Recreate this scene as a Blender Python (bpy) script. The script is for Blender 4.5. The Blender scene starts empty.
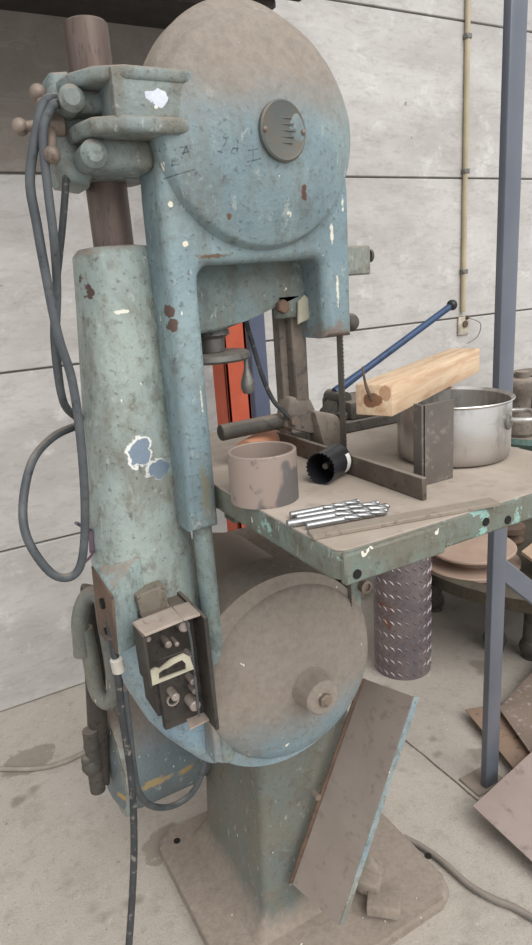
import bpy, bmesh, math, random
from mathutils import Vector, Matrix
random.seed(7)
S = bpy.context.scene
COL = S.collection
PI = math.pi

# ------------------------------------------------------------------ camera
EYE = Vector((0, 0, 1.45)); FOC = 653.0
CX = Vector((.86811, -.49163, -.06846)); CYD = Vector((-.19688, -.21442, -.95669)); CZ = Vector((.45566, .84399, -.28293))
cam = bpy.data.cameras.new('camera'); camo = bpy.data.objects.new('camera', cam); COL.objects.link(camo)
camo.matrix_world = Matrix(((CX.x, -CYD.x, -CZ.x, EYE.x), (CX.y, -CYD.y, -CZ.y, EYE.y), (CX.z, -CYD.z, -CZ.z, EYE.z), (0, 0, 0, 1)))
cam.sensor_fit = 'VERTICAL'; cam.sensor_height = 36; cam.lens = FOC / 945 * 36; cam.clip_start = .02
S.camera = camo
def ray(px, py):
    return CX * (px - 266) + CYD * (py - 472.5) + CZ * FOC
def ay(px, py, y):
    r = ray(px, py); return EYE + r * ((y - EYE.y) / r.y)
def az(px, py, z):
    r = ray(px, py); return EYE + r * ((z - EYE.z) / r.z)
def ax(px, py, x):
    r = ray(px, py); return EYE + r * ((x - EYE.x) / r.x)

# ------------------------------------------------------------------ materials
def lin(c):
    if isinstance(c, str):
        c = [int(c[i:i + 2], 16) / 255 for i in (0, 2, 4)]
        c = [x / 12.92 if x <= .04045 else ((x + .055) / 1.055) ** 2.4 for x in c]
    return (c[0], c[1], c[2], 1)
class NT:
    def __init__(s, name):
        s.m = bpy.data.materials.new(name); s.m.use_nodes = True
        s.t = s.m.node_tree; s.t.nodes.clear()
        s.out = s.n('ShaderNodeOutputMaterial'); s.b = s.n('ShaderNodeBsdfPrincipled')
        s.t.links.new(s.b.outputs[0], s.out.inputs[0])
        s.co = s.n('ShaderNodeTexCoord').outputs['Object']
    def n(s, k): return s.t.nodes.new(k)
    def set(s, sock, v):
        if hasattr(v, 'is_output'): s.t.links.new(v, sock)
        else: sock.default_value = v
    def math(s, op, a, b=0., c=0., clamp=False):
        n = s.n('ShaderNodeMath'); n.operation = op; n.use_clamp = clamp
        for i, v in enumerate((a, b, c)): s.set(n.inputs[i], v)
        return n.outputs[0]
    def noise(s, sc, det=4, rough=.55, vec=None, dist=0.):
        n = s.n('ShaderNodeTexNoise'); s.t.links.new(vec or s.co, n.inputs['Vector'])
        n.inputs['Scale'].default_value = sc; n.inputs['Detail'].default_value = det
        n.inputs['Roughness'].default_value = rough; n.inputs['Distortion'].default_value = dist
        return n.outputs['Fac']
    def scale(s, v3, vec=None):
        n = s.n('ShaderNodeVectorMath'); n.operation = 'MULTIPLY'; s.t.links.new(vec or s.co, n.inputs[0]); n.inputs[1].default_value = v3
        return n.outputs[0]
    def step(s, v, lo, hi):
        n = s.n('ShaderNodeMapRange'); n.interpolation_type = 'SMOOTHSTEP'; s.set(n.inputs[0], v)
        n.inputs[1].default_value = lo; n.inputs[2].default_value = hi
        return n.outputs[0]
    def mix(s, f, a, b):
        n = s.n('ShaderNodeMix'); n.data_type = 'RGBA'
        s.set(n.inputs[0], f)
        for i, v in ((6, a), (7, b)): s.set(n.inputs[i], v if hasattr(v, 'is_output') else lin(v))
        return n.outputs[2]
    def xyz(s, vec=None):
        n = s.n('ShaderNodeSeparateXYZ'); s.t.links.new(vec or s.co, n.inputs[0]); return n.outputs
    def nz(s):
        g = s.n('ShaderNodeNewGeometry'); return s.xyz(g.outputs['Normal'])[2]
    def spot(s, p, r, amp=.6, freq=40, inner=.88):
        """mask of a ragged blotch round the object-space point p"""
        n = s.n('ShaderNodeVectorMath'); n.operation = 'SUBTRACT'; s.t.links.new(s.co, n.inputs[0]); n.inputs[1].default_value = p
        v = s.scale((1 / r[0], 1 / r[1], 1 / r[2]), n.outputs[0])
        l = s.n('ShaderNodeVectorMath'); l.operation = 'LENGTH'; s.t.links.new(v, l.inputs[0])
        d = s.math('ADD', l.outputs['Value'], s.math('MULTIPLY', s.math('SUBTRACT', s.noise(freq, 3), .5), amp * 2))
        return s.step(d, 1.0, inner)
    def bump(s, h, st=.3, dist=.002):
        n = s.n('ShaderNodeBump'); n.inputs['Strength'].default_value = st; n.inputs['Distance'].default_value = dist
        s.t.links.new(h, n.inputs['Height']); s.t.links.new(n.outputs[0], s.b.inputs['Normal'])
    def done(s, col, rough=.6, metal=0., spec=.4):
        s.set(s.b.inputs['Base Color'], col if hasattr(col, 'is_output') else lin(col))
        s.set(s.b.inputs['Roughness'], rough); s.set(s.b.inputs['Metallic'], metal)
        s.b.inputs['Specular IOR Level'].default_value = spec
        return s.m

DUST = '95887c'
def paint(name, a, b, dark='5d6260', dust=DUST, up=(.35, .95), dz=None, grime=.5, chips=.5, spots=(), rough=.5, segs=(), stain=None, cream='d9d3bd', prim='66483c'):
    """old machine paint: two shades, grime, chips to brown primer and cream filler, settled dust"""
    s = NT(name)
    n1 = s.noise(7, 5, .6); n2 = s.noise(28, 5, .65); n3 = s.noise(120, 3, .6)
    c = s.mix(s.step(n1, .35, .65), a, b)
    c = s.mix(s.math('MULTIPLY', s.step(n2, .5, .72), grime), c, dark)
    st = s.noise(3.2, 5, .7, s.scale((3, 3, .7)))
    c = s.mix(s.math('MULTIPLY', s.step(st, .52, .75), grime * .9), c, '777466')
    c = s.mix(s.math('MULTIPLY', s.step(s.noise(9, 9, .72, s.scale((1.3, 1.3, .6)), .5), .45, .68), grime * .8), c, '6a6457')
    c = s.mix(s.math('MULTIPLY', s.step(n3, .57, .72), .6), c, '4b4a46')
    c = s.mix(s.math('MULTIPLY', s.step(s.noise(11, 8, .75, s.scale((1.6, 1.6, .8))), .53, .66), grime * .75), c, dark)
    c = s.mix(s.math('MULTIPLY', s.step(s.noise(55, 6, .7, s.scale((1, 1, .5))), .60, .68), .45), c, 'b9bdb6')
    if stain:
        c = s.mix(s.math('MULTIPLY', s.spot(*stain[:3], 12, .2), .6), c, stain[3])
    # dust
    d = s.step(s.math('ADD', s.nz(), s.math('MULTIPLY', s.math('SUBTRACT', n2, .5), .5)), *up)
    if dz:
        zz = s.math('ADD', s.xyz()[2], s.math('MULTIPLY', s.math('SUBTRACT', s.noise(6, 6, .65), .5), dz[2]))
        d = s.math('MAXIMUM', d, s.step(zz, dz[0], dz[1]))
    dc = s.mix(s.step(s.noise(70, 5, .7), .3, .75), dust, '84786d')
    c = s.mix(s.math('MULTIPLY', d, .93), c, dc)
    chip = s.noise(17, 6, .62, None, .4)
    hi = .80 - .09 * chips
    cm = s.step(chip, hi, hi + .012)
    c = s.mix(s.step(chip, hi - .014, hi - .004), c, cream)
    c = s.mix(cm, c, prim)
    fl = s.step(s.noise(60, 2, .5, s.scale((1, 1, .6))), .765 - .03 * chips, .775 - .03 * chips)
    c = s.mix(fl, c, 'ddd8c8')
    for p, r, colr, inner in spots:
        c = s.mix(s.spot(p, r, .95, max(40, .4 / min(r[0], r[2])), inner), c, colr)
    for q, p, w in segs:
        c = s.mix(seg_mask(s, q, p, w), c, '3a4145')
    s.bump(s.math('ADD', s.math('MULTIPLY', n2, .7), s.math('SUBTRACT', s.math('MULTIPLY', n3, .35), s.math('MULTIPLY', cm, .4))), .5, .006)
    return s.done(c, s.math('ADD', rough, s.math('MULTIPLY', d, .35)), 0, .4)
def seg_mask(s, q, p, w):
    """stroke from q to p in the xz plane of the object"""
    xz = s.xyz(); dx, dz = p[0] - q[0], p[1] - q[1]; L2 = dx * dx + dz * dz
    a = s.math('SUBTRACT', xz[0], q[0]); b = s.math('SUBTRACT', xz[2], q[1])
    t = s.math('DIVIDE', s.math('ADD', s.math('MULTIPLY', a, dx), s.math('MULTIPLY', b, dz)), L2, 0, True)
    ex = s.math('SUBTRACT', a, s.math('MULTIPLY', t, dx)); ez = s.math('SUBTRACT', b, s.math('MULTIPLY', t, dz))
    d = s.math('SQRT', s.math('ADD', s.math('MULTIPLY', ex, ex), s.math('MULTIPLY', ez, ez)))
    return s.math('MULTIPLY', s.step(d, w * 1.3, w * .5), s.math('MULTIPLY', s.step(s.noise(150, 2), .3, .6), .75))
def metal(name, a, b, c3=None, rough=.45, met=.7, sc=14, dust=0., up=(.5, .95), bump=.2, stretch=(1, 1, 1)):
    s = NT(name); v = s.scale(stretch)
    n1 = s.noise(sc, 6, .65, v); n2 = s.noise(sc * 6, 4, .6, v)
    c = s.mix(s.step(n1, .35, .65), a, b)
    if c3: c = s.mix(s.step(n2, .55, .7), c, c3)
    m = met
    if dust:
        d = s.math('MULTIPLY', s.step(s.math('ADD', s.nz(), s.math('MULTIPLY', s.math('SUBTRACT', n1, .5), .6)), *up), dust)
        c = s.mix(d, c, DUST); m = s.math('MULTIPLY', s.math('SUBTRACT', 1., d), met)
    s.bump(s.math('ADD', n1, s.math('MULTIPLY', n2, .5)), bump, .002)
    return s.done(c, rough, m)
def plain(name, a, rough=.5, met=0., b=None, sc=20):
    s = NT(name); n = s.noise(sc, 5, .6)
    c = s.mix(s.step(n, .3, .7), a, b or a)
    s.bump(n, .12, .002)
    return s.done(c, rough, met)

# ------------------------------------------------------------------ mesh builder
class B:
    """collects shapes in world coordinates; build() links them as one object"""
    def __init__(s): s.bm = bmesh.new()
    def _bev(s, verts, r, seg=2):
        es = list({e for v in verts for e in v.link_edges})
        if r > 0: bmesh.ops.bevel(s.bm, geom=es, offset=r, segments=seg, affect='EDGES', profile=.5, clamp_overlap=True)
    def box(s, x0, x1, y0, y1, z0, z1, r=0., seg=2, M=None):
        c = [(x0, y0, z0), (x1, y0, z0), (x1, y1, z0), (x0, y1, z0), (x0, y0, z1), (x1, y0, z1), (x1, y1, z1), (x0, y1, z1)]
        return s.hexa(c, r, seg, M)
    def hexa(s, c, r=0., seg=2, M=None):
        v = [s.bm.verts.new(M @ Vector(p) if M else Vector(p)) for p in c]
        for f in ((0, 3, 2, 1), (4, 5, 6, 7), (0, 1, 5, 4), (1, 2, 6, 5), (2, 3, 7, 6), (3, 0, 4, 7)): s.bm.faces.new([v[i] for i in f])
        s._bev(v, r, seg); return s
    def prism(s, pts, y0, y1, r=0., seg=3, axis='y', M=None, clamp=True):
        """outline in (x,z) pushed along y, or (x,y) along z, or (y,z) along x"""
        def P(a, b, h):
            p = Vector((a, h, b)) if axis == 'y' else Vector((a, b, h)) if axis == 'z' else Vector((h, a, b))
            return M @ p if M else p
        n = len(pts)
        A = [s.bm.verts.new(P(a, b, y0)) for a, b in pts]; C = [s.bm.verts.new(P(a, b, y1)) for a, b in pts]
        f0 = s.bm.faces.new(A); f1 = s.bm.faces.new(C[::-1])
        for i in range(n): s.bm.faces.new((A[i], C[i], C[(i + 1) % n], A[(i + 1) % n]))
        if r > 0:
            bmesh.ops.bevel(s.bm, geom=list(f0.edges) + list(f1.edges), offset=r, segments=seg, affect='EDGES', profile=.5, clamp_overlap=clamp)
        return s
    def rounded(s, pts, y0, y1, rho, n):
        """(x,z) outline pushed along y with its front edge rounded off"""
        if sum(a[0] * b[1] - b[0] * a[1] for a, b in zip(pts, pts[1:] + pts[:1])) < 0: pts = pts[::-1]
        N = len(pts); V = [Vector(p) for p in pts]; off = []
        for i in range(N):
            e1 = (V[i] - V[i - 1]).normalized(); e2 = (V[(i + 1) % N] - V[i]).normalized()
            n1 = Vector((e1.y, -e1.x)); n2 = Vector((e2.y, -e2.x)); off.append((n1 + n2) / max(.3, 1 + n1.dot(n2)))
        rs = []
        for k in range(n + 1):
            f = PI / 2 * k / n; d = rho * (1 - math.sin(f)); y = y0 + rho * (1 - math.cos(f))
            rs.append([Vector((p.x - o.x * d, y, p.y - o.y * d)) for p, o in zip(V, off)])
        rs.append([Vector((p.x, y1, p.y)) for p in V])
        return s.rings(rs)
    def rings(s, rs, cap=True, closed=False):
        R = [[s.bm.verts.new(p) for p in r] for r in rs]; n = len(rs[0])
        k = len(R) if closed else len(R) - 1
        for i in range(k):
            a, b = R[i], R[(i + 1) % len(R)]
            for j in range(n): s.bm.faces.new((a[j], a[(j + 1) % n], b[(j + 1) % n], b[j]))
        if cap and not closed:
            s.bm.faces.new(R[0][::-1]); s.bm.faces.new(R[-1])
        return s
    def lathe(s, prof, org, axis=(0, 0, 1), seg=40, closed=False):
        """profile of (radius, height) spun round axis through org; radius 0 ends in caps"""
        ax_ = Vector(axis).normalized(); t = Vector((1, 0, 0)) if abs(ax_.x) < .8 else Vector((0, 1, 0))
        e1 = ax_.cross(t).normalized(); e2 = ax_.cross(e1); o = Vector(org)
        rs = [[o + ax_ * h + (e1 * math.cos(2 * PI * j / seg) + e2 * math.sin(2 * PI * j / seg)) * max(r, 1e-4) for j in range(seg)] for r, h in prof]
        return s.rings(rs, True, closed)
    def cyl(s, p, q, r, r2=None, seg=20, ch=.0):
        p, q = Vector(p), Vector(q); L = (q - p).length; r2 = r if r2 is None else r2
        prof = [(r, 0), (r2, L)] if ch <= 0 else [(r - ch, 0), (r, ch), (r2, L - ch), (r2 - ch, L)]
        return s.lathe(prof, p, q - p, seg)
    def pipe(s, p, q, ro, ri, seg=40):
        p, q = Vector(p), Vector(q); L = (q - p).length
        return s.lathe([(ri, 0), (ro, 0), (ro, L), (ri, L)], p, q - p, seg, True)
    def ball(s, p, r, seg=16, sc=(1, 1, 1)):
        rs = []
        for i in range(1, 10):
            a = PI * i / 10
            rs.append([Vector(p) + Vector((r * sc[0] * math.sin(a) * math.cos(2 * PI * j / seg), r * sc[1] * math.sin(a) * math.sin(2 * PI * j / seg), -r * sc[2] * math.cos(a))) for j in range(seg)])
        return s.rings(rs)
    def tube(s, pts, r, seg=10, sub=6, rr=None):
        P = [Vector(p) for p in pts]; Q = []
        if sub > 1 and len(P) > 2:
            E = [P[0] * 2 - P[1]] + P + [P[-1] * 2 - P[-2]]
            for i in range(1, len(E) - 2):
                for k in range(sub):
                    t = k / sub; a, b, c, d = E[i - 1:i + 3]
                    Q.append(.5 * ((2 * b) + (c - a) * t + (2 * a - 5 * b + 4 * c - d) * t * t + (3 * b - a - 3 * c + d) * t ** 3))
            Q.append(P[-1])
        else: Q = P
        up = None; rs = []
        for i, p in enumerate(Q):
            d = (Q[min(i + 1, len(Q) - 1)] - Q[max(i - 1, 0)]).normalized()
            if up is None: up = d.orthogonal().normalized()
            up = (up - d * up.dot(d)).normalized(); w = d.cross(up)
            k = r if rr is None else rr(i / (len(Q) - 1))
            rs.append([p + (up * math.cos(2 * PI * j / seg) + w * math.sin(2 * PI * j / seg)) * k for j in range(seg)])
        return s.rings(rs)
    def slab(s, corners, t, n=6, sag=0.):
        """thin plate through four corner points, thickness t downwards along its normal"""
        a, b, c, d = [Vector(p) for p in corners]; nrm = (b - a).cross(d - a).normalized()
        def g(off):
            return [[s.bm.verts.new(a.lerp(b, i / n).lerp(d.lerp(c, i / n), j / n) + nrm * (off - sag * math.sin(PI * i / n) * math.sin(PI * j / n))) for i in range(n + 1)] for j in range(n + 1)]
        T, U = g(0), g(-t)
        for j in range(n):
            for i in range(n):
                s.bm.faces.new((T[j][i], T[j][i + 1], T[j + 1][i + 1], T[j + 1][i]))
                s.bm.faces.new((U[j][i], U[j + 1][i], U[j + 1][i + 1], U[j][i + 1]))
        for i in range(n):
            for A, C, f in ((T[0][i], T[0][i + 1], (U[0][i + 1], U[0][i])), (T[n][i + 1], T[n][i], (U[n][i], U[n][i + 1])), (T[i + 1][0], T[i][0], (U[i][0], U[i + 1][0])), (T[i][n], T[i + 1][n], (U[i + 1][n], U[i][n]))):
                s.bm.faces.new((A, f[1], f[0], C)[::-1])
        return s
    def build(s, name, mat, parent=None, org=None, sharp=38, label=None):
        bmesh.ops.recalc_face_normals(s.bm, faces=s.bm.faces)
        o0 = Vector(org) if org is not None else (Vector(ORG[parent.name]) if parent else Vector((0, 0, 0)))
        bmesh.ops.translate(s.bm, verts=s.bm.verts, vec=-o0)
        me = bpy.data.meshes.new(name); s.bm.to_mesh(me); s.bm.free()
        me.polygons.foreach_set('use_smooth', [True] * len(me.polygons)); me.set_sharp_from_angle(angle=math.radians(sharp))
        me.materials.append(mat)
        o = bpy.data.objects.new(name, me); COL.objects.link(o)
        if parent: o.parent = parent
        else: o.location = o0
        ORG[o.name] = o0
        if label: o['label'] = label
        return o
ORG = {}
def tag(o, label=None, cat=None, group=None, kind=None):
    for k, v in (('label', label), ('category', cat), ('group', group), ('kind', kind)):
        if v: o[k] = v
    return o
def thing(name, org, label, cat, group=None):
    o = bpy.data.objects.new(name, None); o.location = org; o.empty_display_size = .1; COL.objects.link(o); ORG[o.name] = Vector(org)
    return tag(o, label, cat, group)
def arc(cx, cz, r, a0, a1, n):
    return [(cx + r * math.cos(math.radians(a0 + (a1 - a0) * i / n)), cz + r * math.sin(math.radians(a0 + (a1 - a0) * i / n))) for i in range(n + 1)]
def rrect(x0, x1, y0, y1, r, n=5):
    return arc(x1 - r, y1 - r, r, 0, 90, n) + arc(x0 + r, y1 - r, r, 90, 180, n) + arc(x0 + r, y0 + r, r, 180, 270, n) + arc(x1 - r, y0 + r, r, 270, 360, n)
def eps(o, p): return tuple(Vector(p) - Vector(o))

MO = Vector((.55, 1.10, 0))      # foot of the saw
def L(p): return tuple(Vector(p) - MO)

# saw paints
strokes = []
for a, b in (((88, 150), (90, 180)), ((90, 180), (118, 178)), ((125, 150), (140, 98)), ((120, 100), (172, 95)), ((140, 98), (160, 150)), ((128, 128), (155, 122)),
             ((288, 72), (312, 68)), ((312, 68), (292, 112)), ((272, 130), (288, 136)), ((325, 140), (335, 118)), ((335, 118), (352, 122)), ((352, 122), (350, 146)), ((350, 146), (325, 140)),
             ((352, 85), (354, 122)), ((400, 132), (440, 126)), ((418, 112), (424, 180)), ((398, 184), (455, 170)), ((78, 232), (185, 206))):
    p = ay(150 + a[0] * 110 / 532, 130 + a[1] * 50 / 242, .922); q = ay(150 + b[0] * 110 / 532, 130 + b[1] * 50 / 242, .922)
    strokes.append(((p.x - MO.x, p.z), (q.x - MO.x, q.z), .0011))
def sp(px, py, y, r, c, inner=.88): return (L(ay(px, py, y)), r, c, inner)
m_head = paint('head_paint', '74888f', '8a9c9f', dz=(1.645, 1.745, .10), grime=.6, chips=.5, up=(.5, .95), segs=strokes,
               spots=[sp(296, 195, .905, (.011, .04, .014), '5f4136'), sp(220, 219, .93, (.006, .04, .006), '6b5a48'), sp(172, 312, .93, (.008, .03, .011), '5f4a42'), sp(173, 327, .93, (.007, .03, .010), '5f4a42'), sp(168, 344, .93, (.005, .02, .010), '565a58'), sp(340, 338, .93, (.07, .08, .034), '7a6d63', .25), sp(337, 290, .929, (.003, .03, .03), 'd6d2c2', .5), sp(201, 400, .93, (.002, .02, .03), 'cdc6b2', .4), sp(205, 490, .93, (.012, .02, .06), '7c7a6c', .3), sp(331, 236, .93, (.004, .03, .02), 'd8d4c4', .5), sp(338, 205, .94, (.003, .03, .014), 'd8d4c4', .5), sp(212, 256, .93, (.03, .02, .004), '6b5a48', .5), sp(280, 262, .93, (.05, .02, .003), '6b5a48', .5), sp(185, 244, .93, (.005, .02, .005), 'd9d3c0'), sp(170, 205, .93, (.004, .02, .004), 'd9d3c0'), sp(262, 12, .93, (.022, .06, .006), 'c9c2b6', .4)], stain=(L(ay(272, 150, .9)), (.07, .1, .05), .35, '5a5f5c'))
m_sleeve = paint('sleeve_paint', '8f9b97', '9fa9a2', dark='6d6b60', grime=.85, chips=.35,
                 spots=[sp(143, 454, .975, (.023, .05, .030), 'e0ded8'), sp(156, 470, .975, (.022, .05, .018), 'c9c9c4'), sp(144, 455, .975, (.018, .05, .025), '7a8796'), sp(158, 471, .975, (.021, .05, .015), '6f7c8a'),
                        sp(86, 277, .99, (.009, .06, .012), '54413a'), sp(93, 292, .985, (.009, .06, .018), '54413a'), sp(124, 312, .98, (.012, .06, .003), 'e2ddd0')])
m_belly = paint('belly_paint', '86a0b1', '97a9af', grime=.45, chips=.4, up=(.75, 1.))
m_table = paint('table_edge_paint', '6f7d75', '706a5d', dark='55544c', grime=.9, chips=1.7, up=(1.5, 2.), cream='8fb3aa', prim='8fb0a6')
m_disc = paint('wheel_cover_paint', '728790', '84959b', grime=.5, chips=.25, dz=(.57, .72, .12), up=(.2, .7))
m_ped = paint('pedestal_paint', '666d68', '726f64', dark='5f5a51', grime=.9, chips=.45, up=(.1, .6), dz=(3, 4, 0))
m_base = paint('base_paint', '968a7f', '9c9186', dark='8a7f74', grime=.6, chips=.2, up=(-.3, .3))
m_clamp = paint('clamp_paint', '727f80', '7f8885', dark='5a5b54', grime=1, chips=.5, spots=[sp(152, 95, .897, (.009, .03, .008), 'c4c8d2'), sp(160, 98, .897, (.013, .03, .011), 'cdd1da')])
m_trough = paint('trough_paint', '6f7f7f', '6b7774', dark='4e5552', grime=.8, chips=.2)
m_motor = paint('motor_paint', '626e73', '6f797d', dark='59625f', grime=.6, chips=.7,
                spots=[sp(152, 779, 1.29, (.05, .06, .015), 'a08c66', .5), sp(182, 766, 1.29, (.025, .06, .013), '9a8560', .5), sp(128, 795, 1.3, (.02, .05, .012), 'a98a58')])
m_duststeel = metal('dusty_steel', '6a625a', '857a6f', '57504a', rough=.75, met=.15, dust=.9, up=(.1, .6))
m_chute = metal('chute_steel', '8b7f76', '93877e', '81756c', rough=.8, met=.1, sc=6)
m_chute_edge = paint('chute_edge_paint', '8497a0', '9b9f98', grime=.9, chips=.8, up=(1.5, 2))
m_rusttube = metal('brown_steel_tube', '62524b', '70625b', '52443f', rough=.5, met=.35, sc=9, stretch=(3, 3, .6), dust=.7, up=(.7, 1))
m_iron = metal('dark_iron', '4d4944', '5d5852', '3d3a37', rough=.65, met=.3, dust=.55)
m_graysteel = metal('grey_steel', '6d6b67', '7d7a75', '55524e', rough=.5, met=.55, dust=.3)
m_blade = metal('saw_blade_steel', '706c66', '7d7872', rough=.5, met=.35)
m_badge = metal('badge_bronze', '5f6462', '69655d', '75604f', rough=.5, met=.4, sc=30)
m_rustmet = metal('rusty_metal', '5a4a40', '6f594a', '473a33', rough=.8, met=.1)
m_black = metal('black_switch', '383430', '48423c', '2c2926', rough=.7, met=.1, dust=.4)
m_cream = plain('cream_gasket', 'bdb7a2', .7, 0, 'a09a88')
m_tan = plain('tan_dusty_cover', '9b8c80', .8, 0, 'ab9d92')
m_pin = plain('grimy_terminal', '8d8078', .5, .3, 'a59a92')
m_cable = metal('grey_cable_rubber', '44484b', '55585a', '3a3c3f', rough=.6, met=0, dust=.5)
m_blackcable = metal('black_cable_rubber', '2f3133', '3e3f40', '77706a', rough=.6, met=0)
m_bolt = metal('bolt_steel', '77695f', '8c7d72', '5f544c', rough=.55, met=.3)
m_hole = plain('hole_black', '1b1917', .9)

# ------------------------------------------------------------------ room
YW = 2.305
def wall_mat():
    s = NT('concrete_panel'); n = s.noise(2.2, 8, .65, s.scale((.7, 1, 1.6))); n2 = s.noise(9, 7, .7); n3 = s.noise(60, 3)
    c = s.mix(s.step(n, .35, .68), 'c2beba', 'aba6a2')
    c = s.mix(s.math('MULTIPLY', s.step(s.noise(5, 8, .72, s.scale((.5, 1, 2.5))), .5, .68), .5), c, 'a5a09c')
    c = s.mix(s.math('MULTIPLY', s.step(n2, .55, .7), .5), c, 'd8d5d2')
    c = s.mix(s.math('MULTIPLY', s.step(s.noise(26, 3), .70, .76), .6), c, '6f6a66')
    wz = s.xyz()[2]
    fr_ = s.math('FRACT', s.math('DIVIDE', wz, .607)); jd = s.math('MINIMUM', fr_, s.math('SUBTRACT', 1., fr_))
    c = s.mix(s.math('MULTIPLY', s.step(s.math('ADD', jd, s.math('MULTIPLY', n, .01)), .0125, .0075), .75), c, '5a544f')
    # shadow under the shelf, painted as brown into the upper panel row
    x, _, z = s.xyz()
    shelf_shade = s.math('MULTIPLY', s.step(z, 1.815, 1.825), s.step(s.math('ADD', x, s.math('MULTIPLY', s.math('SUBTRACT', n, .5), .5)), 1.35, 1.05))
    c = s.mix(s.math('MULTIPLY', shelf_shade, .75), c, s.mix(s.step(n2, .3, .7), '64594e', '786c60'))
    c = s.mix(s.math('MULTIPLY', s.step(s.noise(30, 8, .75, s.scale((.6, 1, 1.5))), .5, .68), .3), c, '8a847f'); c = s.mix(s.math('MULTIPLY', s.step(s.noise(14, 8, .75, s.scale((.5, 1, 1.6)), 1.), .52, .62), .35), c, '9b958f')
    s.bump(s.math('ADD', n2, s.math('MULTIPLY', n3, .4)), .4, .005)
    return s.done(c, .85, 0, .3)
w = B(); w.box(-2.5, 6, YW + .012, YW + .2, -.02, 4.5)
for k in range(7):
    w.box(-2.5, 6, YW, YW + .03, k * .607 + .0035, (k + 1) * .607 - .0035, .003, 1)
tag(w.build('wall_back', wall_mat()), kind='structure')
def floor_mat():
    s = NT('dusty_concrete'); n = s.noise(1.6, 7, .62); n2 = s.noise(8, 7, .65); n3 = s.noise(70, 4, .6)
    c = s.mix(s.step(n, .35, .68), 'b1a89d', 'bcb4aa')
    c = s.mix(s.math('MULTIPLY', s.step(n2, .5, .72), .6), c, '948b81')
    c = s.mix(s.math('MULTIPLY', s.step(n3, .6, .75), .45), c, '837a70')
    c = s.mix(s.math('MULTIPLY', s.step(s.noise(4.3, 3), .63, .7), .7), c, '7d7467')
    c = s.mix(s.step(s.noise(95, 1), .79, .81), c, 'd8d2c8')
    c = s.mix(s.math('MULTIPLY', s.step(s.noise(75, 2), .72, .75), .8), c, '4f4942')
    x, y, z = s.xyz()
    ln = s.math('MULTIPLY', s.step(s.math('ABSOLUTE', s.math('SUBTRACT', s.math('ADD', x, s.math('MULTIPLY', s.math('SUBTRACT', n2, .5), .012)), 1.178)), .005, .002), s.step(y, 1.0, 1.1))
    c = s.mix(ln, c, '5b534b')
    c = s.mix(s.math('MULTIPLY', s.spot((.12, 1.98, 0), (.09, .07, .2), .7, 14), .6), c, '7b7064')
    c = s.mix(s.math('MULTIPLY', s.spot((.38, 1.42, 0), (.08, .06, .2), .7, 14), .6), c, '7b7064')
    n4 = s.noise(190, 5, .75); c = s.mix(s.math('MULTIPLY', s.step(n4, .45, .72), .55), c, '8c8379'); c = s.mix(s.math('MULTIPLY', s.step(s.noise(22, 8, .75), .5, .68), .45), c, '8f867b'); c = s.mix(s.math('MULTIPLY', s.step(s.noise(38, 7, .75), .56, .7), .5), c, 'cdc6bd')
    s.bump(s.math('ADD', n2, s.math('ADD', n3, n4)), .4, .004)
    return s.done(c, .8, 0, .35)
tag(B().box(-2.5, 6, -2, YW + .02, -.1, 0).build('floor', floor_mat()), kind='structure')
# overhead shelf along the wall
sh = thing('overhead_shelf', (.1, 1.9, 2.26), 'dark steel shelf hung along the wall above the saw', 'shelf')
m_shelf = plain('shelf_black', '2e2a27', .8, 0, '393430')
B().box(-2.4, 1.22, 1.80, YW, 2.265, 2.285, .002, 1).build('shelf_board', m_shelf, sh)
B().box(-2.4, 1.22, 1.80, 1.85, 2.215, 2.265, .002, 1).build('edge_beam', m_shelf, sh)
B().box(-2.4, 1.22, 1.98, 2.03, 2.245, 2.265, .002, 1).build('cross_rail', plain('shelf_rail', '4a443f', .7, 0, '3b3632'), sh)

# ------------------------------------------------------------------ the saw
saw = thing('band_saw', MO, 'old blue-green cast-iron band saw with dusty wheel covers on a wide foot', 'band saw')
# foot
b = B(); b.prism(rrect(.347, .905, .872, 1.425, .045), -.0, .034, .016, 4, 'z')
bo = b.build('base', m_base, saw)
for px, py in ((428, 856), (177, 841)):
    p = az(px, py, .034); B().cyl((p.x, p.y, .033), (p.x, p.y, .0355), .009, seg=14).build('bolt_hole', m_hole, bo)
# pedestal
def fr(x0, x1, y0, y1, z): return [(x, y, z) for x, y in rrect(x0, x1, y0, y1, .02, 3)]
b = B(); b.rings([[Vector(p) for p in fr(*q)] for q in ((.43, .80, .995, 1.385, .03), (.452, .785, 1.012, 1.37, .05), (.472, .765, 1.022, 1.35, .10), (.497, .72, 1.03, 1.33, .60), (.497, .72, 1.03, 1.33, .88))])
b.build('pedestal', m_ped, saw)
b = B(); b.box(.40, .62, 1.03, 1.32, .58, .86, .03, 4); b.prism(arc(.52, .74, .17, 0, 180, 20), 1.03, 1.28, .012)
b.build('frame_casting', m_duststeel, saw)
# lower wheel housing + cover disc
pts = [(.362, .60), (.362, .872)] + arc(.520, .738, .197, 137, -138, 48)
b = B(); b.prism(pts, .946, 1.032, .018, 4); b.build('lower_wheel_housing', m_disc, saw)
b = B(); b.lathe([(.180, .012), (.180, .003), (.177, -.004), (.171, -.010), (.15, -.018), (.10, -.034), (.05, -.044), (.0, -.047)], (.538, .947, .728), (0, 1, 0), 72)
ld = b.build('lower_wheel_cover', m_disc, saw)
b = B(); b.lathe([(.043, 0), (.038, -.010), (.035, -.035), (.034, -.048), (.030, -.052), (.018, -.053), (.0, -.053)], (.548, .908, .718), (0, 1, 0), 32)
hb = b.build('hub', m_disc, ld)
B().lathe([(.0135, -.05), (.0135, -.060), (.011, -.062), (0, -.062)], (.548, .908, .718), (0, 1, 0), 6).build('hub_bolt', m_bolt, ld)
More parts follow.
